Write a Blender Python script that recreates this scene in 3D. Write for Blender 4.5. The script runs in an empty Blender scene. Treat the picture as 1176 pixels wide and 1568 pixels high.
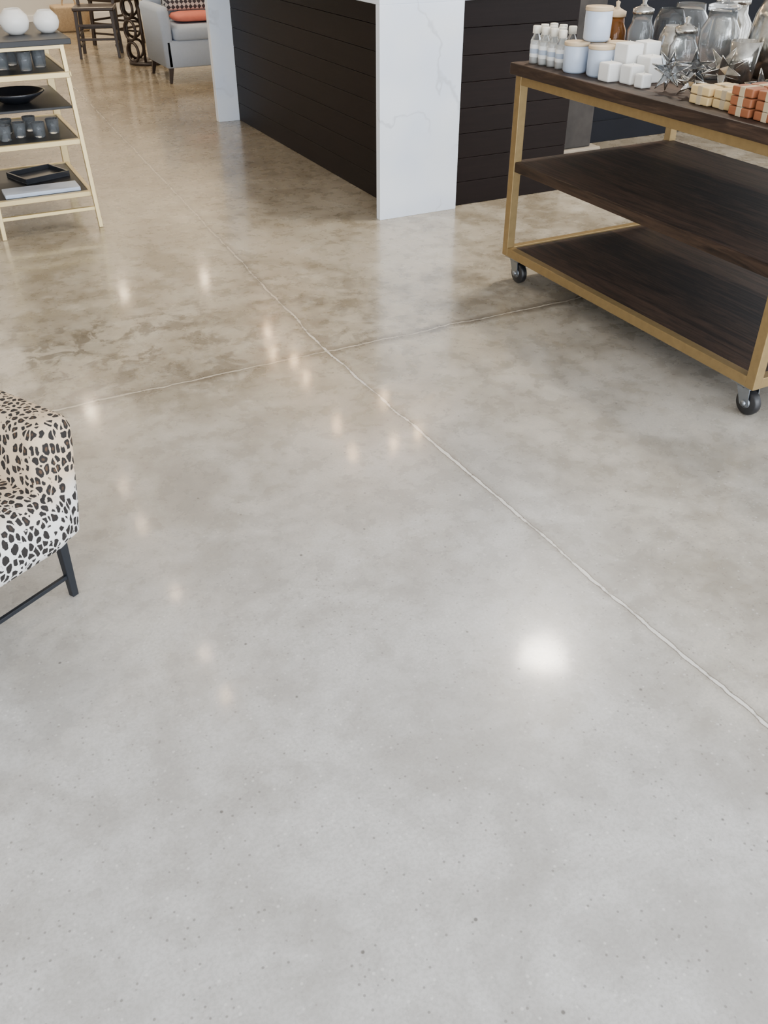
import bpy, bmesh, math, random
from mathutils import Vector, Matrix
random.seed(7)
scene=bpy.context.scene
COL=scene.collection

# ------------------------------------------------------------------ materials
class NT:
    def __init__(s,name):
        s.m=bpy.data.materials.new(name); s.m.use_nodes=True
        s.t=s.m.node_tree; s.b=s.t.nodes['Principled BSDF']
    def n(s,ty,**k):
        nd=s.t.nodes.new(ty)
        for a,v in k.items(): setattr(nd,a,v)
        return nd
    def set(s,nd,key,v):
        if v is None: return
        if isinstance(v,bpy.types.NodeSocket): s.t.links.new(v,nd.inputs[key])
        else: nd.inputs[key].default_value=v
    def math(s,op,a,b=None,c=None,clamp=False):
        nd=s.n('ShaderNodeMath',operation=op,use_clamp=clamp)
        s.set(nd,0,a); s.set(nd,1,b); s.set(nd,2,c)
        return nd.outputs[0]
    def ss(s,x,a,b,o0=0.0,o1=1.0):
        nd=s.n('ShaderNodeMapRange',interpolation_type='SMOOTHSTEP')
        s.set(nd,0,x); s.set(nd,1,a); s.set(nd,2,b); s.set(nd,3,o0); s.set(nd,4,o1)
        return nd.outputs[0]
    def coord(s,which='Object'):
        return s.n('ShaderNodeTexCoord').outputs[which]
    def mapping(s,vec,scale=(1,1,1),rot=(0,0,0),loc=(0,0,0)):
        nd=s.n('ShaderNodeMapping'); s.set(nd,0,vec); nd.inputs['Scale'].default_value=scale
        nd.inputs['Rotation'].default_value=rot; nd.inputs['Location'].default_value=loc
        return nd.outputs[0]
    def noise(s,vec,scale,detail=3,rough=.5,dist=0,out=0):
        nd=s.n('ShaderNodeTexNoise'); s.set(nd,'Vector',vec); s.set(nd,'Scale',scale)
        s.set(nd,'Detail',detail); s.set(nd,'Roughness',rough); s.set(nd,'Distortion',dist)
        return nd.outputs[out]
    def vor(s,vec,scale,feature='F1',out='Distance',rnd=1.0):
        nd=s.n('ShaderNodeTexVoronoi',feature=feature); s.set(nd,'Vector',vec); s.set(nd,'Scale',scale)
        s.set(nd,'Randomness',rnd)
        return nd.outputs[out]
    def vor2(s,vec,scale):
        nd=s.n('ShaderNodeTexVoronoi',feature='F1'); s.set(nd,'Vector',vec); s.set(nd,'Scale',scale)
        sc=s.n('ShaderNodeSeparateColor'); s.set(sc,0,nd.outputs['Color'])
        return nd.outputs['Distance'],sc.outputs[0],sc.outputs[1]
    def mix(s,f,a,b,mode='MIX'):
        nd=s.n('ShaderNodeMix',data_type='RGBA',blend_type=mode)
        s.set(nd,0,f)
        for i,v in ((6,a),(7,b)):
            if isinstance(v,bpy.types.NodeSocket): s.t.links.new(v,nd.inputs[i])
            else: nd.inputs[i].default_value=(*v,1) if len(v)==3 else v
        return nd.outputs[2]
    def bump(s,h,strength=.2,dist=.01):
        nd=s.n('ShaderNodeBump'); s.set(nd,'Height',h); s.set(nd,'Strength',strength); s.set(nd,'Distance',dist)
        s.t.links.new(nd.outputs[0],s.b.inputs['Normal'])
    def out(s,**k):
        for a,v in k.items():
            a=a.replace('_',' ')
            if isinstance(v,tuple) and len(v)==3: v=(*v,1)
            s.set(s.b,a,v)
        return s.m

def simple(name,col,rough=.5,metal=0,var=.12,scale=30,trans=0,bump=0,**k):
    t=NT(name)
    if var>0 or bump:
        v=t.coord(); nz=t.noise(v,scale,2)
        c=t.mix(nz,tuple(max(0,x*(1-var)) for x in col),tuple(min(1,x*(1+var)) for x in col))
        if bump: t.bump(nz,bump,.004)
    else: c=col
    return t.out(Base_Color=c,Roughness=rough,Metallic=metal,Transmission_Weight=trans,**k)

def emis(name,col,st):
    t=NT(name)
    return t.out(Base_Color=col,Emission_Color=col,Emission_Strength=st)

def wood(name,c1,c2,rough=.55,planks=5.5):
    t=NT(name); v=t.coord()
    nz=t.noise(t.mapping(v,scale=(14,1.1,14)),3,5,.65,1.2)
    sep=t.n('ShaderNodeSeparateXYZ'); t.set(sep,0,v)
    px=t.math('MULTIPLY',sep.outputs[0],planks)
    wn=t.n('ShaderNodeTexWhiteNoise',noise_dimensions='1D'); t.set(wn,'W',t.math('FLOOR',px))
    c=t.mix(t.ss(t.math('ADD',nz,t.math('MULTIPLY',t.math('SUBTRACT',wn.outputs[0],.5),.25)),.3,.72),c1,c2)
    g=t.ss(t.math('ABSOLUTE',t.math('SUBTRACT',t.math('FRACT',px),.5)),.0,.02,.3,1)
    mm=t.n('ShaderNodeVectorMath',operation='SCALE'); t.set(mm,0,c); t.set(mm,'Scale',g)
    t.bump(nz,.25,.003)
    return t.out(Base_Color=mm.outputs[0],Roughness=rough,Specular_IOR_Level=.3)

# floor --------------------------------------------------------------
def floor_mat():
    t=NT('polished_concrete'); v=t.coord()
    sep=t.n('ShaderNodeSeparateXYZ'); t.set(sep,0,v); X,Y=sep.outputs[0],sep.outputs[1]
    big=t.noise(v,.8,2,.5,.3); med=t.noise(v,3.4,4,.62,.5); fin=t.noise(v,12,4,.65,.2); gr=t.noise(v,130,2,.6)
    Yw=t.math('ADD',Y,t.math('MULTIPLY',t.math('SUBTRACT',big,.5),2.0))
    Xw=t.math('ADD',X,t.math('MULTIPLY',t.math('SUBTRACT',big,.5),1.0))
    warm=t.math('MAXIMUM',t.ss(Yw,1.2,3.2),t.ss(Xw,1.0,1.6,0,.6))  # tanner slabs, with the warm lamplight farther off partly put into the colour
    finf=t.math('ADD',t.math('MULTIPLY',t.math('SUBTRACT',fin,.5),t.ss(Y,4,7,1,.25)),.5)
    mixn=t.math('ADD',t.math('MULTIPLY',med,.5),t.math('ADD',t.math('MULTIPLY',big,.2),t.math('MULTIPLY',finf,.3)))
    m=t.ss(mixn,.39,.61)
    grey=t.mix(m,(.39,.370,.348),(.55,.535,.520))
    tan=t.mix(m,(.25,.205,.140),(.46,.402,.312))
    tan_shaded=t.mix(m,(.20,.158,.103),(.33,.278,.200))
    tan=t.mix(t.ss(Yw,4.0,6.6),tan,tan_shaded)  # darker tan far away: brown shadow bands put into the floor colour
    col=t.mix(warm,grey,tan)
    # dark mottled staining along the cross joint
    d=t.math('ABSOLUTE',t.math('SUBTRACT',Y,3.32))
    band=t.math('MULTIPLY',t.ss(d,.2,.7,1,0),t.ss(X,.6,2.2,1,.4))
    stn=t.noise(v,9,4,.7,.6)
    col=t.mix(t.math('MULTIPLY',t.math('MULTIPLY',t.ss(stn,.49,.58),band),.75),col,(.115,.088,.055))
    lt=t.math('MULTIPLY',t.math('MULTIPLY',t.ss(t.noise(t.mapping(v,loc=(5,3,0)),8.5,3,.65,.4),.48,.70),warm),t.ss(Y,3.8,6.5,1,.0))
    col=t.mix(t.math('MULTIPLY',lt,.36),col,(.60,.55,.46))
    # grain
    col=t.mix(t.math('MULTIPLY',t.ss(gr,.35,.7,.0,.32),t.ss(Y,2.5,6,1,.15)),col,(.28,.265,.24))
    # aggregate flecks
    vd,ca,cb=t.vor2(v,75)
    near=t.math('MULTIPLY',t.ss(Yw,.9,3.2,1,.15),t.ss(Y,3,5.5,1,0))
    dark=t.math('MULTIPLY',t.math('MULTIPLY',t.ss(vd,.12,.26,1,0),t.ss(ca,.68,.74)),near)
    lite=t.math('MULTIPLY',t.math('MULTIPLY',t.ss(vd,.12,.30,1,0),t.ss(cb,.76,.82)),near)
    col=t.mix(t.math('MULTIPLY',dark,.62),col,(.15,.135,.12))
    col=t.mix(t.math('MULTIPLY',lite,.42),col,(.76,.74,.70))
    vd2,c2,_=t.vor2(v,24)
    dk2=t.math('MULTIPLY',t.math('MULTIPLY',t.ss(vd2,.05,.12,1,0),t.ss(c2,.84,.88)),t.ss(Y,3,6,1,.2))
    col=t.mix(t.math('MULTIPLY',dk2,.8),col,(.09,.08,.07))
    # saw-cut joints, slightly wandering
    wob=t.math('MULTIPLY',t.math('SUBTRACT',t.noise(v,4,4,.65),.5),.038)
    dev=t.math('MULTIPLY',t.math('ABSOLUTE',t.math('SUBTRACT',Y,2.956)),.037)
    jx=t.math('ABSOLUTE',t.math('ADD',t.math('SUBTRACT',t.math('SUBTRACT',X,dev),1.258),wob))
    jy=t.math('ABSOLUTE',t.math('ADD',t.math('SUBTRACT',Y,2.965),t.math('MULTIPLY',wob,1.8)))
    far=t.ss(Y,2.4,4.0)
    col=t.mix(t.math('MULTIPLY',t.ss(jx,.004,.03,1,0),t.ss(Y,1.5,3.5,.30,.6)),col,(.17,.14,.10))
    col=t.mix(t.math('MULTIPLY',t.ss(jy,.006,.055,1,0),t.ss(med,.38,.58,.35,.85)),col,(.12,.095,.065))
    lc=t.mix(far,(.68,.65,.60),(.50,.44,.35))
    lw=t.ss(fin,.35,.65,.0025,.006)
    lx=t.math('MULTIPLY',t.ss(t.math('SUBTRACT',jx,lw),-.0012,.0012,1,0),t.ss(fin,.34,.5,.4,1))
    col=t.mix(lx,col,lc)
    dx=t.math('MULTIPLY',t.ss(t.math('ABSOLUTE',t.math('SUBTRACT',t.math('SUBTRACT',jx,lw),.0018)),.0,.0022,1,0),.75)
    col=t.mix(dx,col,(.09,.07,.05))
    col=t.mix(t.math('MULTIPLY',t.ss(t.math('ABSOLUTE',t.math('SUBTRACT',jy,.007)),.0,.005,1,0),.6),col,(.10,.08,.055))
    col=t.mix(t.math('MULTIPLY',t.ss(jy,.003,.006,1,0),.75),col,(.55,.49,.40))
    rgh=t.math('ADD',t.math('MULTIPLY',fin,.14),.21)
    hh=t.math('ADD',t.math('MULTIPLY',t.noise(v,6,2),.7),t.math('MULTIPLY',t.ss(jx,.003,.007),.4))
    t.bump(hh,.035,.02)
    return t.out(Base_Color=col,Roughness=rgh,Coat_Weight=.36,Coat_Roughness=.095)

def marble():
    t=NT('white_marble'); v=t.coord()
    dn=t.n('ShaderNodeVectorMath',operation='MULTIPLY_ADD')
    t.set(dn,0,t.noise(v,2.2,4,.6,out=1)); dn.inputs[1].default_value=(.5,.5,.5); t.set(dn,2,v)
    mp=t.mapping(dn.outputs[0],scale=(1.7,1.7,1.2),rot=(.4,.7,.3))
    nz=t.noise(mp,1.5,2,.4)
    vein=t.ss(t.math('ABSOLUTE',t.math('SUBTRACT',nz,.5)),.0,.02,1,0)
    gate=t.ss(t.noise(v,2.0,1),.42,.6)
    c=t.mix(t.ss(t.noise(v,3,2),.3,.7),(.77,.85,.99),(.86,.92,1.0))
    c=t.mix(t.math('MULTIPLY',t.math('MULTIPLY',vein,gate),.45),c,(.45,.48,.54))
    return t.out(Base_Color=c,Roughness=.22)

def shiplap():
    t=NT('dark_shiplap'); v=t.coord()
    nz=t.noise(t.mapping(v,scale=(1.5,1.5,22)),3,4,.6)
    c=t.mix(nz,(.0065,.0038,.0034),(.0145,.0088,.0078))
    return t.out(Base_Color=c,Roughness=.5,Specular_IOR_Level=.15)

def leopard():
    t=NT('leopard_fabric'); v=t.coord()
    dn=t.n('ShaderNodeVectorMath',operation='MULTIPLY_ADD')
    t.set(dn,0,t.noise(v,40,1,.5,out=1)); dn.inputs[1].default_value=(.012,.012,.012); t.set(dn,2,v)
    vv=t.mapping(dn.outputs[0],scale=(1,1,.62),rot=(.3,.25,0))
    vd=t.vor(vv,60,'F1','Distance',.8); ve=t.vor(vv,60,'DISTANCE_TO_EDGE','Distance',.8)
    nz=t.math('SUBTRACT',t.noise(v,95,1),.5)
    a=t.ss(t.math('ADD',vd,t.math('MULTIPLY',nz,.4)),.50,.56,1,0)
    bb=t.ss(t.math('ADD',ve,t.math('MULTIPLY',nz,.20)),.080,.115)
    spot=t.math('MULTIPLY',a,bb)
    sp=t.n('ShaderNodeSeparateXYZ'); t.set(sp,0,v)
    warm=t.math('MULTIPLY',t.ss(t.math('ADD',sp.outputs[2],t.math('MULTIPLY',t.math('SUBTRACT',t.noise(v,6,1),.5),.16)),.26,.37),.85)
    base=t.mix(warm,(.78,.76,.73),(.60,.43,.26))
    ctr=t.math('MULTIPLY',t.ss(vd,.12,.24,1,0),t.math('MULTIPLY',warm,.7))
    c=t.mix(spot,base,t.mix(ctr,(.013,.010,.009),(.13,.07,.035)))
    t.bump(t.noise(v,400,1),.25,.002)
    return t.out(Base_Color=c,Roughness=.85)

def pattern_pillow():
    t=NT('patterned_fabric'); v=t.coord()
    w=t.n('ShaderNodeTexChecker'); t.set(w,0,t.mapping(v,rot=(0,.78,0))); t.set(w,'Scale',34)
    w.inputs[1].default_value=(.05,.05,.06,1); w.inputs[2].default_value=(.6,.6,.58,1)
    return t.out(Base_Color=w.outputs[0],Roughness=.9)

M={}
M['floor']=floor_mat(); M['marble']=marble(); M['ship']=shiplap(); M['leo']=leopard(); M['pat']=pattern_pillow()
M['gold']=simple('brushed_brass',(.31,.215,.095),.42,.6,.2,40)
M['cream']=simple('pale_gold_metal',(.62,.49,.25),.34,.5,.06)
M['gold2']=simple('polished_gold',(.70,.56,.28),.3,.6,.08)
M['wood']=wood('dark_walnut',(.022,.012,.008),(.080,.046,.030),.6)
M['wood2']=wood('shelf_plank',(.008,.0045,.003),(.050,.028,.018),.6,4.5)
M['dwood']=simple('ebony_wood',(.03,.018,.013),.4)
M['blackm']=simple('black_metal',(.015,.018,.024),.45,.3)
M['board']=simple('charcoal_board',(.012,.013,.016),.5)
M['wall']=simple('painted_wall',(.66,.64,.60),.8,0,0)
M['navy']=simple('dark_plaster',(.009,.010,.014),.8,0,.3,3,Specular_IOR_Level=.2)
M['ceil']=simple('white_ceiling',(.70,.70,.70),.9,0,0)
M['trim']=simple('white_trim',(.78,.78,.77),.5,0,0)
M['rubber']=simple('black_rubber',(.012,.012,.014),.4)
M['chrome']=simple('zinc',(.30,.33,.37),.35,1,.08)
M['white']=simple('white_wax',(.84,.83,.80),.5,0,.03)
M['tin']=simple('frosted_blue_glass',(.52,.60,.74),.3,0,.05)
M['label']=simple('paper_label',(.80,.80,.78),.7,0,.03)
M['lid']=simple('bamboo_lid',(.58,.44,.28),.5,0,.1)
M['cap']=simple('white_cap',(.82,.78,.68),.4,0,.03)
M['glass']=simple('clear_glass',(.92,.94,.95),.03,0,0,5,.95,IOR=1.32)
M['rglass']=simple('tumbler_glass',(.80,.84,.88),.08,0,0,5,.90,IOR=1.22)
M['smoke']=simple('smoked_glass',(.50,.53,.56),.04,0,0,5,.95,IOR=1.4)
M['amber']=simple('amber_glass',(.55,.24,.05),.06,0,0,5,.85,IOR=1.3)
M['merc']=simple('mercury_glass',(.50,.48,.44),.16,.95,.55,45)
M['soapy']=simple('cream_soap',(.68,.49,.23),.5,0,.06)
M['soapo']=simple('terracotta_soap',(.30,.10,.04),.55,0,.12)
M['kraft']=simple('kraft_band',(.50,.40,.26),.7)
M['greyf']=simple('light_grey_fabric',(.40,.46,.56),.9,0,.06,60,0,.2)
M['coral']=simple('coral_fabric',(.70,.20,.14),.9,0,.08)
M['rustic']=simple('weathered_post',(.035,.030,.027),.8,0,.6,14)
M['stone']=simple('limestone',(.28,.24,.185),.8,0,.2,25)
M['ceramic']=simple('white_ceramic',(.85,.84,.81),.3,0,.02)
M['darkcer']=simple('dark_ceramic',(.02,.022,.028),.2)
M['basket']=simple('woven_basket',(.45,.33,.2),.8,0,.3,60)
M['bulb']=emis('warm_bulb',(1,.70,.38),380)
M['bulbw']=emis('track_lens',(1,.76,.48),440)
M['disc']=emis('downlight_lens',(1,.80,.52),420)
M['discs']=emis('accent_lens',(1,.84,.60),190)

# ------------------------------------------------------------------ mesh builder
class MB:
    def __init__(s): s.bm=bmesh.new(); s.mats=[]
    def mi(s,m):
        m=M[m]
        if m not in s.mats: s.mats.append(m)
        return s.mats.index(m)
    def _add(s,tb,mat,smooth,mtx=None):
        if mtx is not None: bmesh.ops.transform(tb,matrix=mtx,verts=tb.verts)
        i=s.mi(mat)
        for f in tb.faces: f.material_index=i; f.smooth=smooth
        me=bpy.data.meshes.new('tmp'); tb.to_mesh(me); tb.free()
        s.bm.from_mesh(me); bpy.data.meshes.remove(me)
    def box(s,lo,hi,mat,bev=.003,rot=None):
        tb=bmesh.new(); bmesh.ops.create_cube(tb,size=1)
        c=[(a+b)/2 for a,b in zip(lo,hi)]; d=[abs(b-a) for a,b in zip(lo,hi)]
        bmesh.ops.transform(tb,matrix=Matrix.Diagonal((*d,1)),verts=tb.verts)
        b=min(bev,min(d)*.45)
        if b>0: bmesh.ops.bevel(tb,geom=list(tb.edges),offset=b,segments=2,affect='EDGES',profile=.5)
        m=Matrix.Translation(c)
        if rot: m=m@Matrix.Rotation(rot[2],4,'Z')@Matrix.Rotation(rot[1],4,'Y')@Matrix.Rotation(rot[0],4,'X')
        s._add(tb,mat,False,m); return s
    def frame(s,p0,p1):
        p0,p1=Vector(p0),Vector(p1); d=p1-p0
        q=d.to_track_quat('Z','Y'); return Matrix.Translation((p0+p1)/2)@q.to_matrix().to_4x4(),d.length
    def cyl(s,p0,p1,r0,mat,r1=None,seg=20,smooth=True):
        if r1 is None: r1=r0
        m,l=s.frame(p0,p1); tb=bmesh.new()
        bmesh.ops.create_cone(tb,cap_ends=True,segments=seg,radius1=r0,radius2=r1,depth=l)
        s._add(tb,mat,smooth,m)
        return s
    def bar(s,p0,p1,w,mat,h=None,w1=None):
        p0,p1=Vector(p0),Vector(p1); h=h or w; w1=w1 or 1.0
        d=p1-p0; z=d.normalized(); up=Vector((0,1,0)) if abs(z.y)<.9 else Vector((0,0,1))
        x=up.cross(z).normalized(); y=z.cross(x)
        tb=bmesh.new(); vs=[]
        for p,k in ((p0,1),(p1,w1)):
            for a,b in ((-1,-1),(1,-1),(1,1),(-1,1)): vs.append(tb.verts.new(p+x*a*w*k/2+y*b*h*k/2))
        for f in ((0,1,2,3),(7,6,5,4),(0,4,5,1),(1,5,6,2),(2,6,7,3),(3,7,4,0)): tb.faces.new([vs[i] for i in f])
        bmesh.ops.recalc_face_normals(tb,faces=tb.faces)
        bmesh.ops.bevel(tb,geom=list(tb.edges),offset=min(w,h)*.08,segments=1,affect='EDGES')
        s._add(tb,mat,False); return s
    def lathe(s,prof,c,mat,seg=28,smooth=True):
        tb=bmesh.new(); rings=[]
        for r,z in prof:
            if r<=1e-5: rings.append([tb.verts.new((c[0],c[1],c[2]+z))])
            else: rings.append([tb.verts.new((c[0]+r*math.cos(2*math.pi*i/seg),c[1]+r*math.sin(2*math.pi*i/seg),c[2]+z)) for i in range(seg)])
        for a,b in zip(rings,rings[1:]):
            for i in range(seg):
                j=(i+1)%seg
                if len(a)==1 and len(b)==1: continue
                if len(a)==1: tb.faces.new([a[0],b[j],b[i]])
                elif len(b)==1: tb.faces.new([a[i],a[j],b[0]])
                else: tb.faces.new([a[i],a[j],b[j],b[i]])
        bmesh.ops.recalc_face_normals(tb,faces=tb.faces)
        s._add(tb,mat,smooth); return s
    def loft(s,secs,mat,seg=8):
        tb=bmesh.new(); rings=[]
        for z,cx,cy,sx,sy,r in secs:
            r=min(r,sx/2-.001,sy/2-.001); ring=[]
            for k,(qx,qy) in enumerate(((1,1),(-1,1),(-1,-1),(1,-1))):
                for i in range(seg+1):
                    a=math.pi/2*k+math.pi/2*i/seg
                    ring.append(tb.verts.new((cx+qx*(sx/2-r)+r*math.cos(a),cy+qy*(sy/2-r)+r*math.sin(a),z)))
            rings.append(ring)
        n=len(rings[0])
        for a,b in zip(rings,rings[1:]):
            for i in range(n): tb.faces.new([a[i],a[(i+1)%n],b[(i+1)%n],b[i]])
        tb.faces.new(rings[0][::-1]); tb.faces.new(rings[-1])
        s._add(tb,mat,True); return s
    def poly(s,verts,faces,mat,smooth=False):
        tb=bmesh.new(); vs=[tb.verts.new(v) for v in verts]
        for f in faces: tb.faces.new([vs[i] for i in f])
        bmesh.ops.recalc_face_normals(tb,faces=tb.faces)
        s._add(tb,mat,smooth); return s
    def torus(s,c,R,r,mat,axis='Y',seg=28,ms=8):
        tb=bmesh.new(); g=[]
        for i in range(seg):
            a=2*math.pi*i/seg; row=[]
            for j in range(ms):
                b=2*math.pi*j/ms; rr=R+r*math.cos(b); z=r*math.sin(b)
                p=(rr*math.cos(a),rr*math.sin(a),z)
                if axis=='Y': p=(p[0],p[2],p[1])
                if axis=='X': p=(p[2],p[0],p[1])
                row.append(tb.verts.new((c[0]+p[0],c[1]+p[1],c[2]+p[2])))
            g.append(row)
        for i in range(seg):
            for j in range(ms):
                tb.faces.new([g[i][j],g[(i+1)%seg][j],g[(i+1)%seg][(j+1)%ms],g[i][(j+1)%ms]])
        bmesh.ops.recalc_face_normals(tb,faces=tb.faces)
        s._add(tb,mat,True); return s
    def obj(s,name,loc=(0,0,0),rz=0,parent=None):
        me=bpy.data.meshes.new(name); s.bm.to_mesh(me); s.bm.free()
        for m in s.mats: me.materials.append(m)
        o=bpy.data.objects.new(name,me); COL.objects.link(o)
        o.location=loc; o.rotation_euler=(0,0,rz)
        if parent: o.parent=parent
        return o
def empty(name,loc=(0,0,0),rz=0):
    e=bpy.data.objects.new(name,None); COL.objects.link(e); e.location=loc; e.rotation_euler=(0,0,rz)
    e.empty_display_size=.2; return e

# ------------------------------------------------------------------ room (metres; x = right across, y = along the counter)
XL,XR,YF,YB,H=-3.2,6.6,-3.0,13.6,3.4
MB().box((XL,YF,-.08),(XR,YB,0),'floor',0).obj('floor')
MB().box((XL,YF,H),(XR,YB,H+.08),'ceil',0).obj('ceiling')
MB().box((XL-.1,YF,0),(XL,YB,H),'wall',0).obj('wall_left')
MB().box((XL,YB,0),(XR,YB+.1,H),'wall',0).obj('wall_back')
MB().box((XL,YB-.02,0),(XR,YB-.001,.14),'trim',.003).obj('baseboard_back')
MB().box((XL+.001,YF,0),(XL+.02,YB,.14),'trim',.003).obj('baseboard_left')
b=MB()
b.box((XL,YF-.1,0),(XR,YF,.35),'wall',0).box((XL,YF-.1,3.0),(XR,YF,H),'wall',0)
for x in (XL,-.9,1.4,3.7,XR-.3): b.box((x,YF-.1,.35),(x+.3,YF,3.0),'wall',0)
b.obj('wall_front')
for i,(a,c) in enumerate(((XL+.3,-.9),(-.6,1.4),(1.7,3.7),(4.0,XR-.3))):
    w=MB()
    w.box((a,YF-.07,.35),(a+.05,YF-.02,3.0),'blackm').box((c-.05,YF-.07,.35),(c,YF-.02,3.0),'blackm')
    w.box((a,YF-.07,.35),(c,YF-.02,.40),'blackm').box((a,YF-.07,2.95),(c,YF-.02,3.0),'blackm')
    w.obj('window_%d'%(i+1))
b=MB()
wins=((-2.4,-.2),(.3,2.6),(2.95,4.75))
b.box((XR,YF,0),(XR+.1,YB,.3),'wall',0).box((XR,YF,2.9),(XR+.1,YB,H),'wall',0)
ys=[YF]+[v for w in wins for v in w]+[YB]
for a,c in zip(ys[0::2],ys[1::2]): b.box((XR,a,.3),(XR+.1,c,2.9),'wall',0)
b.obj('wall_right')
for i,(a,c) in enumerate(wins):
    w=MB()
    w.box((XR+.02,a,.3),(XR+.07,a+.05,2.9),'blackm').box((XR+.02,c-.05,.3),(XR+.07,c,2.9),'blackm')
    w.box((XR+.02,a,.3),(XR+.07,c,.35),'blackm').box((XR+.02,a,2.85),(XR+.07,c,2.9),'blackm')
    w.obj('window_%d'%(i+5))
MB().box((3.46,5.3,0),(XR,5.4,H),'navy',0).obj('wall_partition')
MB().box((3.46,5.275,0),(XR,5.299,.14),'navy',.003).obj('baseboard_partition')

# ------------------------------------------------------------------ counter
e=empty('reception_counter',(0,0,0))
b=MB(); b.box((2.385,4.425,0),(3.44,7.20,1.03),'ship',0).obj('core',parent=e)
b=MB(); n=8; hh=1.03/n
for i in range(n):
    b.box((2.37,4.44,i*hh+.001),(2.392,7.18,(i+1)*hh-.0008),'ship',.0018)
    b.box((2.665,4.41,i*hh+.001),(3.44,4.432,(i+1)*hh-.0008),'ship',.0018)
b.obj('shiplap_cladding',parent=e)
MB().box((2.20,4.365,0),(2.68,4.408,1.03),'marble',.002).obj('waterfall_end',parent=e)
MB().box((2.20,7.14,0),(3.46,7.20,1.03),'marble',.002).obj('waterfall_end_far',parent=e)
MB().box((2.20,4.365,1.03),(3.46,7.20,1.07),'marble',.002).obj('countertop',parent=e)

e=empty('rustic_column',(3.60,4.62,0))
MB().box((-.11,-.11,.20),(.11,.11,H-.002),'rustic',.008).obj('post',parent=e)
MB().box((-.16,-.15,0),(.20,.15,.16),'stone',.01).box((-.15,-.14,.16),(.17,.14,.20),'stone',.008).obj('plinth',parent=e)

# ------------------------------------------------------------------ display cart
e=empty('display_cart',(0,0,0))
x0,x1,y0,y1=2.30,3.20,1.80,3.32
b=MB(); t=.038
for x in (x0,x1-t):
    for y in (y0,y1-t): b.box((x,y,.12),(x+t,y+t,.868),'gold',.002)
for z0,z1 in ((.12,.158),(.832,.868)):
    for x in (x0,x1-t): b.box((x+.001,y0+t,z0),(x+t-.001,y1-t,z1),'gold',.002)
    for y in (y0,y1-t): b.box((x0+t,y+.001,z0),(x1-t,y+t-.001,z1),'gold',.002)
for y in (y0,y1-t): b.box((x0+t,y+.006,.47),(x1-t,y+t-.006,.488),'gold',.002)
b.obj('brass_frame',parent=e)
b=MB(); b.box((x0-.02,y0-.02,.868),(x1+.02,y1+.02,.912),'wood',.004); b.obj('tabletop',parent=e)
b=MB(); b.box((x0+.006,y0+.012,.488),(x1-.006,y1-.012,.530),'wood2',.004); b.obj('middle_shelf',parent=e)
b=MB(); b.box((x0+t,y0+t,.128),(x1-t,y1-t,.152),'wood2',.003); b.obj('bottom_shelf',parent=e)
k=0
for x in (x0+.05,x1-.05):
    for y in (y0+.06,y1-.06):
        k+=1; b=MB()
        b.box((x-.04,y-.045,.112),(x+.04,y+.045,.12),'chrome',.001)
        b.cyl((x,y,.10),(x,y,.112),.026,'chrome')
        for sx in (-1,1):
            b.poly([(x+sx*.022,y-.028,.102),(x+sx*.022,y+.028,.102),(x+sx*.022,y+.0,.04),(x+sx*.022,y-.035,.04),
                    (x+sx*.025,y-.028,.102),(x+sx*.025,y+.028,.102),(x+sx*.025,y+.0,.04),(x+sx*.025,y-.035,.04)],
                   [(0,1,2,3),(4,5,6,7),(0,1,5,4),(1,2,6,5),(2,3,7,6),(3,0,4,7)],'chrome')
        b.box((x-.025,y-.028,.098),(x+.025,y+.028,.103),'chrome',.001)
        cy=y-.016
        b.lathe([(0,-.016),(.040,-.016),(.046,-.010),(.047,0),(.046,.010),(.040,.016),(0,.016)],(0,0,0),'rubber')
        o=b.obj('caster_%d'%k,parent=e)
        me=o.data
        idx=[i for i,m in enumerate(me.materials) if m==M['rubber']][0]
        vs=set(v for p in me.polygons if p.material_index==idx for v in p.vertices)
        for v in vs:
            c=me.vertices[v].co.copy(); me.vertices[v].co=(x+c.z,cy+c.y,.048+c.x)
        b=MB(); b.cyl((x-.030,cy,.048),(x+.030,cy,.048),.010,'chrome')
        b.cyl((x-.0175,cy,.048),(x+.0175,cy,.048),.020,'chrome')
        b.obj('axle_%d'%k,parent=e)

ZT=.9125
fixed=[]   # (x,y,r) footprints already taken on the tabletop
def bottle(x,y,h=.135,r=.021):
    b=MB()
    b.lathe([(0,0),(r,0),(r*1.02,h*.1),(r*1.02,h*.62),(r*.6,h*.76),(r*.55,h*.82),(0,h*.82)],(0,0,0),'glass')
    b.lathe([(0,.004),(r*.9,.004),(r*.9,h*.6),(0,h*.6)],(0,0,0),'white')
    b.lathe([(r*1.04,h*.18),(r*1.06,h*.19),(r*1.06,h*.5),(r*1.04,h*.51)],(0,0,0),'label')
    b.lathe([(r*1.07,h*.28),(r*1.075,h*.285),(r*1.075,h*.40),(r*1.07,h*.405)],(0,0,0),'greyf')
    b.lathe([(0,h*.80),(r*.78,h*.80),(r*.78,h*.98),(r*.7,h),(0,h)],(0,0,0),'cap')
    b.obj('bath_salt_bottle',(x,y,ZT)); fixed.append((x,y,r))
for i in range(3):
    bottle(2.350+.005*i,3.270-.052*i); bottle(2.402+.005*i,3.290-.052*i); bottle(2.454+.006*i,3.300-.054*i)
bottle(2.36,3.112)
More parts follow.
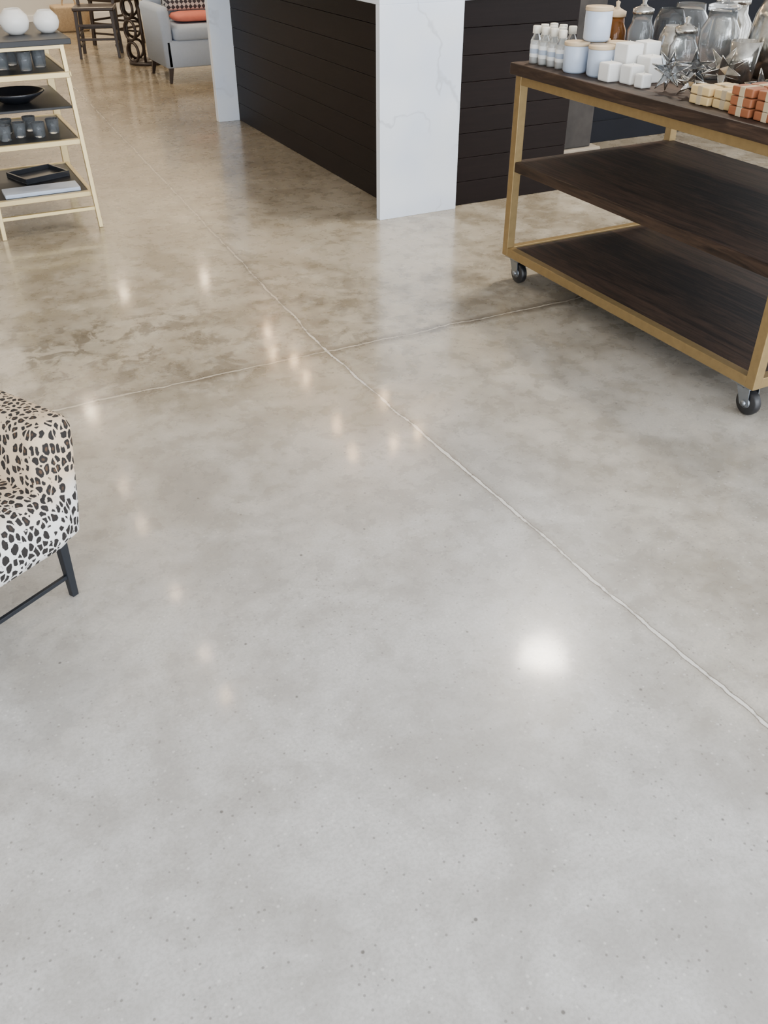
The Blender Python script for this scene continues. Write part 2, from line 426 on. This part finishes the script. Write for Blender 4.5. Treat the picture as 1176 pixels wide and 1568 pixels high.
def candle(x,y,z=0,r=.047,h=.105,mat='tin'):
    b=MB()
    b.lathe([(0,0),(r*.9,0),(r,.008),(r,h*.86),(r*.97,h*.88),(0,h*.88)],(0,0,0),mat)
    b.lathe([(r*1.003,h*.3),(r*1.01,h*.31),(r*1.01,h*.66),(r*1.003,h*.67)],(0,0,0),'tin')
    b.lathe([(0,h*.88),(r*1.03,h*.88),(r*1.04,h*.91),(r*1.04,h*.98),(r,h),(0,h)],(0,0,0),'lid')
    b.obj('jar_candle',(x,y,ZT+z)); fixed.append((x,y,r*1.04))
candle(2.37,3.03); candle(2.395,2.915); candle(2.44,3.01,.106,.05,.115); candle(2.492,3.062); candle(2.505,2.955)
def cubec(x,y,z=0,s=.07,h=None):
    b=MB(); h=h or s
    b.box((-s/2,-s/2,0),(s/2,s/2,h),'white',.006).cyl((0,0,h),(0,0,h+.008),.0012,'cap',seg=6)
    b.obj('cube_candle',(x,y,ZT+z),0); fixed.append((x,y,s/2))
cubec(2.365,2.815,0,.062); cubec(2.40,2.735,0,.062); cubec(2.445,2.820,0,.075,.12); cubec(2.485,2.738,0,.075,.085); cubec(2.385,2.655,0,.045,.045); cubec(2.54,2.83,0,.07,.12)
def star(x,y,s,rx,mat):
    b=MB(); g=(1+5**.5)/2
    ico=[Vector(v).normalized() for v in [(-1,g,0),(1,g,0),(-1,-g,0),(1,-g,0),(0,-1,g),(0,1,g),(0,-1,-g),(0,1,-g),(g,0,-1),(g,0,1),(-g,0,-1),(-g,0,1)]]
    fc=[(0,11,5),(0,5,1),(0,1,7),(0,7,10),(0,10,11),(1,5,9),(5,11,4),(11,10,2),(10,7,6),(7,1,8),(3,9,4),(3,4,2),(3,2,6),(3,6,8),(3,8,9),(4,9,5),(2,4,11),(6,2,10),(8,6,7),(9,8,1)]
    R=Matrix.Rotation(rx,3,'X')@Matrix.Rotation(rx*.7,3,'Y')
    ico=[R@v for v in ico]; base=[v*s*.36 for v in ico]
    vs=list(base); fs=[]
    for n_,f in enumerate(fc):
        if n_%2: continue
        tip=sum((base[i] for i in f),Vector()).normalized()*s
        vs.append(tip); k=len(vs)-1
        fs+= [(f[0],f[1],k),(f[1],f[2],k),(f[2],f[0],k)]
        for i in f: b.cyl(base[i],tip,.0015,'merc',seg=5)
    fs+=[f for n_,f in enumerate(fc) if n_%2]
    tb=bmesh.new(); bv=[tb.verts.new(v) for v in vs]
    for f in fs: tb.faces.new([bv[i] for i in f])
    bmesh.ops.recalc_face_normals(tb,faces=tb.faces); b._add(tb,mat,False)
    mz=min(v.z for v in vs)
    b.obj('glass_star',(x,y,ZT-mz+.001))
def soap(x,y,z,mat,l=.085,w=.06,h=.026):
    b=MB(); b.box((-w/2,-l/2,0),(w/2,l/2,h),mat,.004)
    b.box((-w/2-.0008,-l*.12,-.0003),(w/2+.0008,l*.12,h+.0008),'kraft',.001)
    b.obj('soap_bar',(x,y,ZT+.001+z),0); fixed.append((x,y,.043))
for i in range(3):
    if i<2: soap(2.375,2.335,.0285*i,'soapy'); soap(2.452,2.315,.0285*i,'soapy')
    if i<2: soap(2.385,2.240,.0285*i,'soapy')
for i in range(3):
    soap(2.355,2.14,.0285*i,'soapo'); soap(2.43,2.14,.0285*i,'soapo'); soap(2.36,2.04,.0285*i,'soapo')
    if i<2: soap(2.435,2.04,.0285*i,'soapo')
for i in range(3): soap(2.38,1.93,.0285*i,'soapy')
def jar(x,y,r,h,mat,lid=None,kind=0,name='glass_jar'):
    b=MB()
    if kind==0: p=[(0,0),(r*.9,0),(r,r*.15),(r,h*.72),(r*.75,h*.86),(r*.72,h),(r*.66,h),(r*.68,h*.86),(r*.93,h*.7),(r*.93,r*.2),(0,.008)]
    elif kind==1: p=[(0,0),(r*.55,0),(r*.9,h*.25),(r,h*.5),(r*.85,h*.8),(r*.62,h),(r*.57,h),(r*.8,h*.78),(r*.94,h*.5),(r*.84,h*.26),(0,.01)]
    else: p=[(0,0),(r*.75,0),(r,h),(r*.94,h),(r*.7,.01),(0,.01)]
    b.lathe(p,(0,0,0),mat)
    if lid: b.lathe([(0,h+.001),(r*.8,h+.001),(r*.8,h+.018),(r*.3,h+.028),(r*.14,h+.035),(r*.2,h+.05),(0,h+.055)],(0,0,0),lid)
    b.obj(name,(x,y,ZT))
S=lambda x,y,s,rx,m:[x,y,s,lambda X,Y:star(X,Y,s,rx,m)]
def J(x,y,r,h,mat,lid=None,kind=0,name='glass_jar'): return [x,y,r,lambda X,Y:jar(X,Y,r,h,mat,lid,kind,name)]
items=[S(2.425,2.575,.072,.3,'smoke'),S(2.53,2.46,.078,1.1,'merc'),S(2.58,2.62,.07,1.9,'smoke'),S(2.40,2.45,.055,2.3,'merc'),S(2.64,2.36,.07,.8,'merc'),S(2.55,2.28,.055,1.7,'smoke'),
 J(2.60,3.10,.045,.17,'amber','lid'),J(2.62,2.97,.05,.19,'glass','merc'),J(2.68,2.84,.06,.16,'merc',None,1),J(2.66,2.72,.05,.15,'glass','merc'),J(2.78,2.70,.07,.22,'glass','glass'),
 J(2.74,2.54,.055,.14,'merc',None,2,'votive_holder'),J(2.90,2.60,.09,.26,'merc',None,1),J(2.82,2.43,.06,.16,'glass',None,2,'glass_tumbler'),J(2.70,2.24,.055,.13,'merc',None,1),
 J(2.58,2.16,.045,.11,'glass',None,2,'glass_tumbler'),J(2.84,2.28,.07,.2,'glass','merc'),J(3.0,2.40,.085,.25,'glass',None,1),J(2.57,2.04,.042,.10,'smoke',None,2,'glass_tumbler'),
 J(2.70,2.08,.055,.15,'amber'),J(2.78,2.98,.07,.2,'smoke',None,1),J(2.95,2.85,.08,.22,'merc','merc'),J(2.98,3.10,.08,.2,'glass')]
for it in range(600):
    mv=False
    for i,a in enumerate(items):
        for j,c in list(enumerate(items))+[(-1,f) for f in fixed]:
            if j==i: continue
            dx,dy=a[0]-c[0],a[1]-c[1]; need=a[2]+c[2]+.008
            if max(abs(dx),abs(dy))<need:
                mv=True; ax=0 if abs(dx)>=abs(dy) else 1
                dd=(dx,dy)[ax]; push=(need-abs(dd))*(1.0 if j<0 else .5)*.9+.0005
                sg=1 if (dd>=0) else -1
                if j<0 and ax==0: sg=1
                a[ax]+=sg*push
        a[0]=min(max(a[0],2.30+a[2]),3.20-a[2]); a[1]=min(max(a[1],1.81+a[2]),3.31-a[2])
    if not mv: break
for a in items: a[3](a[0],a[1])

# ------------------------------------------------------------------ rack at left
e=empty('display_rack',(0,0,0))
b=MB(); X0,X1,Y0,Y1=.33,.80,4.97,5.66; w=.026
for x in (X0,X1):
    sgn=1 if x==X1 else -1
    b.bar((x+sgn*.012,Y0-.02,0),(x-sgn*.012,Y0+.03,.876),w*.85,'cream')
    b.bar((x,Y1+.01,0),(x,Y1-.02,.876),w*1.5,'cream',w)
for z in (.742,.432,.172):
    b.bar((X0,Y0+.015,z),(X1,Y0+.015,z),w,'cream'); b.bar((X0,Y1-.01,z),(X1,Y1-.01,z),w,'cream')
    for x in (X0,X1): b.bar((x,Y0+.02,z),(x,Y1-.01,z),w*.9,'cream')
b.bar((X0-.01,Y0-.008,.10),(X1+.01,Y0-.008,.10),.018,'gold2')
b.bar((X0,Y0+.028,.864),(X1,Y0+.028,.864),.018,'cream')
b.obj('metal_frame',parent=e)
b=MB()
b.box((X0-.03,Y0-.02,.876),(X1+.03,Y1+.02,.902),'board',.003)
for z in (.738,.585,.428,.168): b.box((X0+.012,Y0+.03,z),(X1-.012,Y1-.02,z+.012),'board',.002)
b.obj('shelf_boards',parent=e)
def small(name,x,y,z,prof,mat): 
    b=MB(); b.lathe(prof,(0,0,0),mat); b.obj(name,(x,y,z))
def vase(x,y,r,z): small('white_vase',x,y,z,[(0,0),(r*.5,0),(r*.85,r*.3),(r,r*.75),(r*.92,r*1.15),(r*.6,r*1.5),(r*.5,r*1.6),(r*.44,r*1.55),(r*.8,r*1.1),(r*.85,r*.7),(0,.01)],'ceramic')
vase(.62,5.20,.07,.903); vase(.77,5.20,.062,.903); vase(.47,5.35,.075,.903)
cup=lambda r,h:[(0,0),(r*.8,0),(r,h),(r*.93,h),(r*.74,.008),(0,.008)]
for x,y in ((.42,5.15),(.52,5.2),(.62,5.12),(.70,5.2),(.58,5.33),(.44,5.34)): small('glass_tumbler',x,y,.7515,cup(.036,.085),'rglass')
for x,y in ((.45,5.12),(.53,5.17),(.62,5.13),(.70,5.19),(.6,5.3),(.48,5.28)): small('glass_tumbler',x,y,.4415,cup(.034,.07),'rglass')
small('dark_bowl',.55,5.2,.5975,[(0,0),(.06,0),(.13,.04),(.15,.055),(.14,.055),(.06,.012),(0,.012)],'darkcer')
b=MB(); b.box((-.13,-.11,0),(.13,.11,.008),'darkcer',.002)
for a,c in (((-.13,-.11),(.13,-.10)),((-.13,.10),(.13,.11))): b.box((*a,.006),(*c,.03),'darkcer',.002)
for a,c in (((-.13,-.10),(-.12,.10)),((.12,-.10),(.13,.10))): b.box((*a,.006),(*c,.03),'darkcer',.002)
b.obj('serving_tray',(.60,5.40,.1805),.35)
b=MB(); b.box((-.19,-.07,0),(.19,.07,.02),'tin',.004); b.obj('folded_linen',(.565,5.09,.1805))

# ------------------------------------------------------------------ leopard chair
e=empty('leopard_accent_chair',(.078,1.923,0),math.radians(-60.5))
cx=-.258
b=MB()
b.loft([(.178,cx,-.23,.56,.50,.07),(.186,cx,-.23,.60,.54,.08),(.21,cx,-.23,.625,.57,.08),(.25,cx,-.235,.635,.58,.08),(.30,cx,-.235,.63,.575,.08),
        (.325,cx,-.235,.61,.555,.08),(.340,cx,-.235,.57,.515,.08),(.348,cx,-.235,.50,.44,.08),(.352,cx,-.235,.3,.24,.08)],'leo')
b.obj('seat',parent=e)
b=MB()
b.loft([(.18,cx,.000,.56,.09,.03),(.195,cx,.001,.585,.110,.035),(.26,cx,.006,.595,.118,.035),(.34,cx,.014,.595,.125,.035),(.42,cx,.028,.59,.125,.035),
        (.465,cx,.038,.58,.12,.035),(.485,cx,.040,.57,.105,.035),(.495,cx,.041,.55,.08,.03),(.498,cx,.041,.5,.04,.015)],'leo')
b.obj('backrest',parent=e)
b=MB()
L=[(0,0),(-.47,0),(0,-.44),(-.47,-.44)]
for x,y in L:
    b.bar((x,y,0),(x,y,.20),.018,'blackm',w1=1.35)
b.bar((0,0,.065),(0,-.44,.065),.011,'blackm'); b.bar((-.47,0,.065),(-.47,-.44,.065),.011,'blackm'); b.bar((0,-.22,.065),(-.47,-.22,.065),.011,'blackm')
b.obj('metal_legs',parent=e)

# ------------------------------------------------------------------ far furniture
e=empty('grey_armchair',(2.66,9.22,0))
b=MB()
b.loft([(.13,0,0,.70,.66,.03),(.14,0,0,.72,.68,.03),(.34,0,0,.72,.68,.03),(.35,0,0,.70,.66,.03)],'greyf')
b.loft([(.35,0,-.05,.50,.58,.05),(.37,0,-.05,.53,.61,.05),(.44,0,-.05,.53,.61,.05),(.465,0,-.05,.48,.56,.05)],'greyf')
b.obj('seat',parent=e)
b=MB()
for s in (-1,1): b.loft([(.14,s*.32,-.0,.09,.68,.03),(.5,s*.325,.0,.10,.68,.04),(.58,s*.335,.0,.11,.69,.05),(.615,s*.335,.0,.09,.66,.04),(.625,s*.335,0,.05,.6,.02)],'greyf')
b.obj('arms',parent=e)
b=MB(); b.loft([(.2,0,.27,.66,.13,.05),(.6,0,.31,.68,.14,.06),(.86,0,.35,.66,.13,.06),(.9,0,.355,.6,.08,.04)],'greyf').obj('backrest',parent=e)
b=MB()
for x in (-.31,.31):
    for y in (-.29,.29): b.bar((x,y,.14),(x*1.08,y*1.08,0),.045,'dwood',w1=.55)
b.obj('legs',parent=e)
MB().loft([(.475,0.02,-.05,.26,.16,.06),(.485,0.02,-.05,.38,.26,.08),(.51,0.02,-.05,.42,.30,.06),(.54,0.02,-.05,.38,.26,.08),(.55,0.02,-.05,.26,.16,.06)],'coral').obj('lumbar_pillow',parent=e)
MB().loft([(.555,0,.06,.40,.06,.03),(.58,0,.07,.46,.12,.05),(.76,0,.13,.46,.14,.06),(.86,0,.17,.40,.06,.03)],'pat').obj('patterned_pillow',parent=e)

def dchair(name,loc,rz):
    e=empty(name,loc,rz)
    MB().box((-.21,-.2,.44),(.21,.2,.475),'dwood',.01).obj('seat',parent=e)
    b=MB()
    for x in (-.18,.18):
        b.bar((x,-.17,.44),(x*1.1,-.19,0),.035,'dwood',w1=.75); b.bar((x*1.1,.2,0),(x,.18,.46),.035,'dwood'); b.bar((x,.18,.46),(x,.26,.98),.032,'dwood')
        b.bar((x,-.18,.22),(x,.18,.22),.022,'dwood'); b.bar((x,-.18,.12),(x,.18,.12),.02,'dwood')
    b.bar((-.18,-.18,.18),(.18,-.18,.18),.022,'dwood'); b.bar((-.18,-.18,.31),(.18,-.18,.31),.022,'dwood'); b.bar((-.18,.19,.25),(.18,.19,.25),.022,'dwood')
    b.obj('legs',parent=e)
    b=MB()
    for z in (.6,.74,.9): b.box((-.18,.19+(z-.46)*.15,z-.03),(.18,.21+(z-.46)*.15,z+.04),'dwood',.004)
    b.obj('ladder_back',parent=e)
dchair('wooden_dining_chair',(2.12,10.86,0),-.3)
dchair('wooden_dining_chair.001',(2.50,11.65,0),.6)
e=empty('ring_lattice_side_table',(2.44,10.16,0))
b=MB(); b.cyl((0,0,.60),(0,0,.63),.22,'dwood',seg=32).cyl((0,0,0),(0,0,.03),.19,'dwood',seg=32).obj('top_and_base',parent=e)
for k in range(4):
    a=math.pi/2*k+.4
    b=MB()
    for z in (.12,.315,.51): b.torus((0,-.17,z),.088,.014,'dwood','Y')
    b.obj('rings_%d'%(k+1),parent=e,rz=a)
b=MB()
for k in range(4):
    a=math.pi/2*k+.4+math.pi/4; b.cyl((.17*math.cos(a),.17*math.sin(a),.03),(.17*math.cos(a),.17*math.sin(a),.6),.014,'dwood')
b.obj('posts',parent=e)
b=MB(); b.loft([(0,0,0,.36,.3,.06),(.02,0,0,.4,.34,.07),(.26,0,0,.44,.38,.08),(.28,0,0,.43,.37,.08)],'basket'); b.torus((0,0,.3),.08,.01,'basket','Y'); b.obj('woven_basket',(2.25,13.1,0))

# ------------------------------------------------------------------ lamps
def downlight(x,y,p,warm=(1,.80,.56),soft=.06,name='recessed_downlight',lens='disc'):
    e=empty(name,(x,y,H))
    b=MB(); b.lathe([(.055,-.001),(.085,-.001),(.085,-.010),(.078,-.014),(.055,-.012)],(0,0,0),'trim').obj('trim_ring',parent=e)
    b=MB(); b.lathe([(0,-.006),(.055,-.006),(.055,-.001),(0,-.001)],(0,0,0),lens).obj('lens',parent=e)
    l=bpy.data.lights.new('downlight','SPOT'); l.energy=p; l.color=warm; l.spot_size=2.3; l.spot_blend=.8; l.shadow_soft_size=soft
    o=bpy.data.objects.new('downlight_lamp',l); COL.objects.link(o); o.parent=e; o.location=(0,0,-.04)
for x,y,p in ((3.5,12.9,210),(2.26,12.85,210),(1.06,9.42,90),(5.5,4.2,40),(5,8.5,60),(-1.5,4.2,40)): downlight(x,y,p)
downlight(3.30,3.80,430,(1,.91,.77),.17,lens='discs')
def pend(x,y,z):
    e=empty('pendant_bulb',(x,y,H)); d=z-H
    MB().cyl((0,0,0),(0,0,-.02),.04,'blackm').cyl((0,0,-.02),(0,0,d+.07),.003,'blackm',seg=8).cyl((0,0,d+.025),(0,0,d+.08),.016,'blackm').obj('cord_and_socket',parent=e)
    MB().lathe([(0,-.024),(.014,-.018),(.021,-.004),(.019,.010),(.010,.026),(0,.028)],(0,0,d),'bulb',seg=14).obj('bulb',parent=e)
for x,y in ((2.91,8.34),(3.06,8.9),(3.04,8.06),(3.0,7.65),(3.5,6.88),(3.48,6.14),(3.19,6.06),(2.88,6.61),(2.79,6.08)): pend(x,y,2.6)
e=empty('track_light',(0,0,0))
MB().box((.845,3.3,H-.03),(.875,7.2,H),'blackm',.002).obj('rail',parent=e)
for i,(x,y) in enumerate(((.86,3.86),(.86,4.28),(.86,4.95),(.86,5.89),(.86,6.5))):
    MB().cyl((x,y,H-.03),(x,y,2.72),.006,'blackm',seg=8).cyl((x,y,2.72),(x,y,2.62),.03,'blackm').obj('head_%d'%i,parent=e)
    MB().lathe([(0,0),(.017,0),(.017,.01),(0,.01)],(x,y,2.605),'bulbw',seg=14).obj('lens_%d'%i,parent=e)

def area(name,loc,rot,sx,sy,p,col):
    l=bpy.data.lights.new(name,'AREA'); l.shape='RECTANGLE'; l.size=sx; l.size_y=sy; l.energy=p; l.color=col
    o=bpy.data.objects.new(name,l); COL.objects.link(o); o.location=loc; o.rotation_euler=rot
area('daylight_front',(1.7,YF-.15,1.7),(math.radians(90),0,0),9,2.6,930,(.88,.935,1))
area('daylight_right',(XR+.15,1.3,1.6),(math.radians(90),0,math.radians(90)),7,2.5,170,(.90,.945,1))
area('far_fill_light',(.0,10.2,H-.05),(0,0,0),3,3,90,(1,.86,.68))  # added soft fill from above, not a fixture of the room

w=bpy.data.worlds.new('World'); scene.world=w; w.use_nodes=True
bg=w.node_tree.nodes['Background']; sky=w.node_tree.nodes.new('ShaderNodeTexSky'); sky.sky_type='HOSEK_WILKIE'
w.node_tree.links.new(sky.outputs[0],bg.inputs[0]); bg.inputs[1].default_value=1.0

# ------------------------------------------------------------------ camera
cam=bpy.data.cameras.new('camera'); co=bpy.data.objects.new('camera',cam); COL.objects.link(co)
cam.sensor_fit='VERTICAL'; cam.sensor_height=36; cam.lens=31.1; cam.clip_start=.05
co.location=(0,0,1.5); co.rotation_euler=(math.radians(54.7),0,math.radians(-27))
scene.camera=co
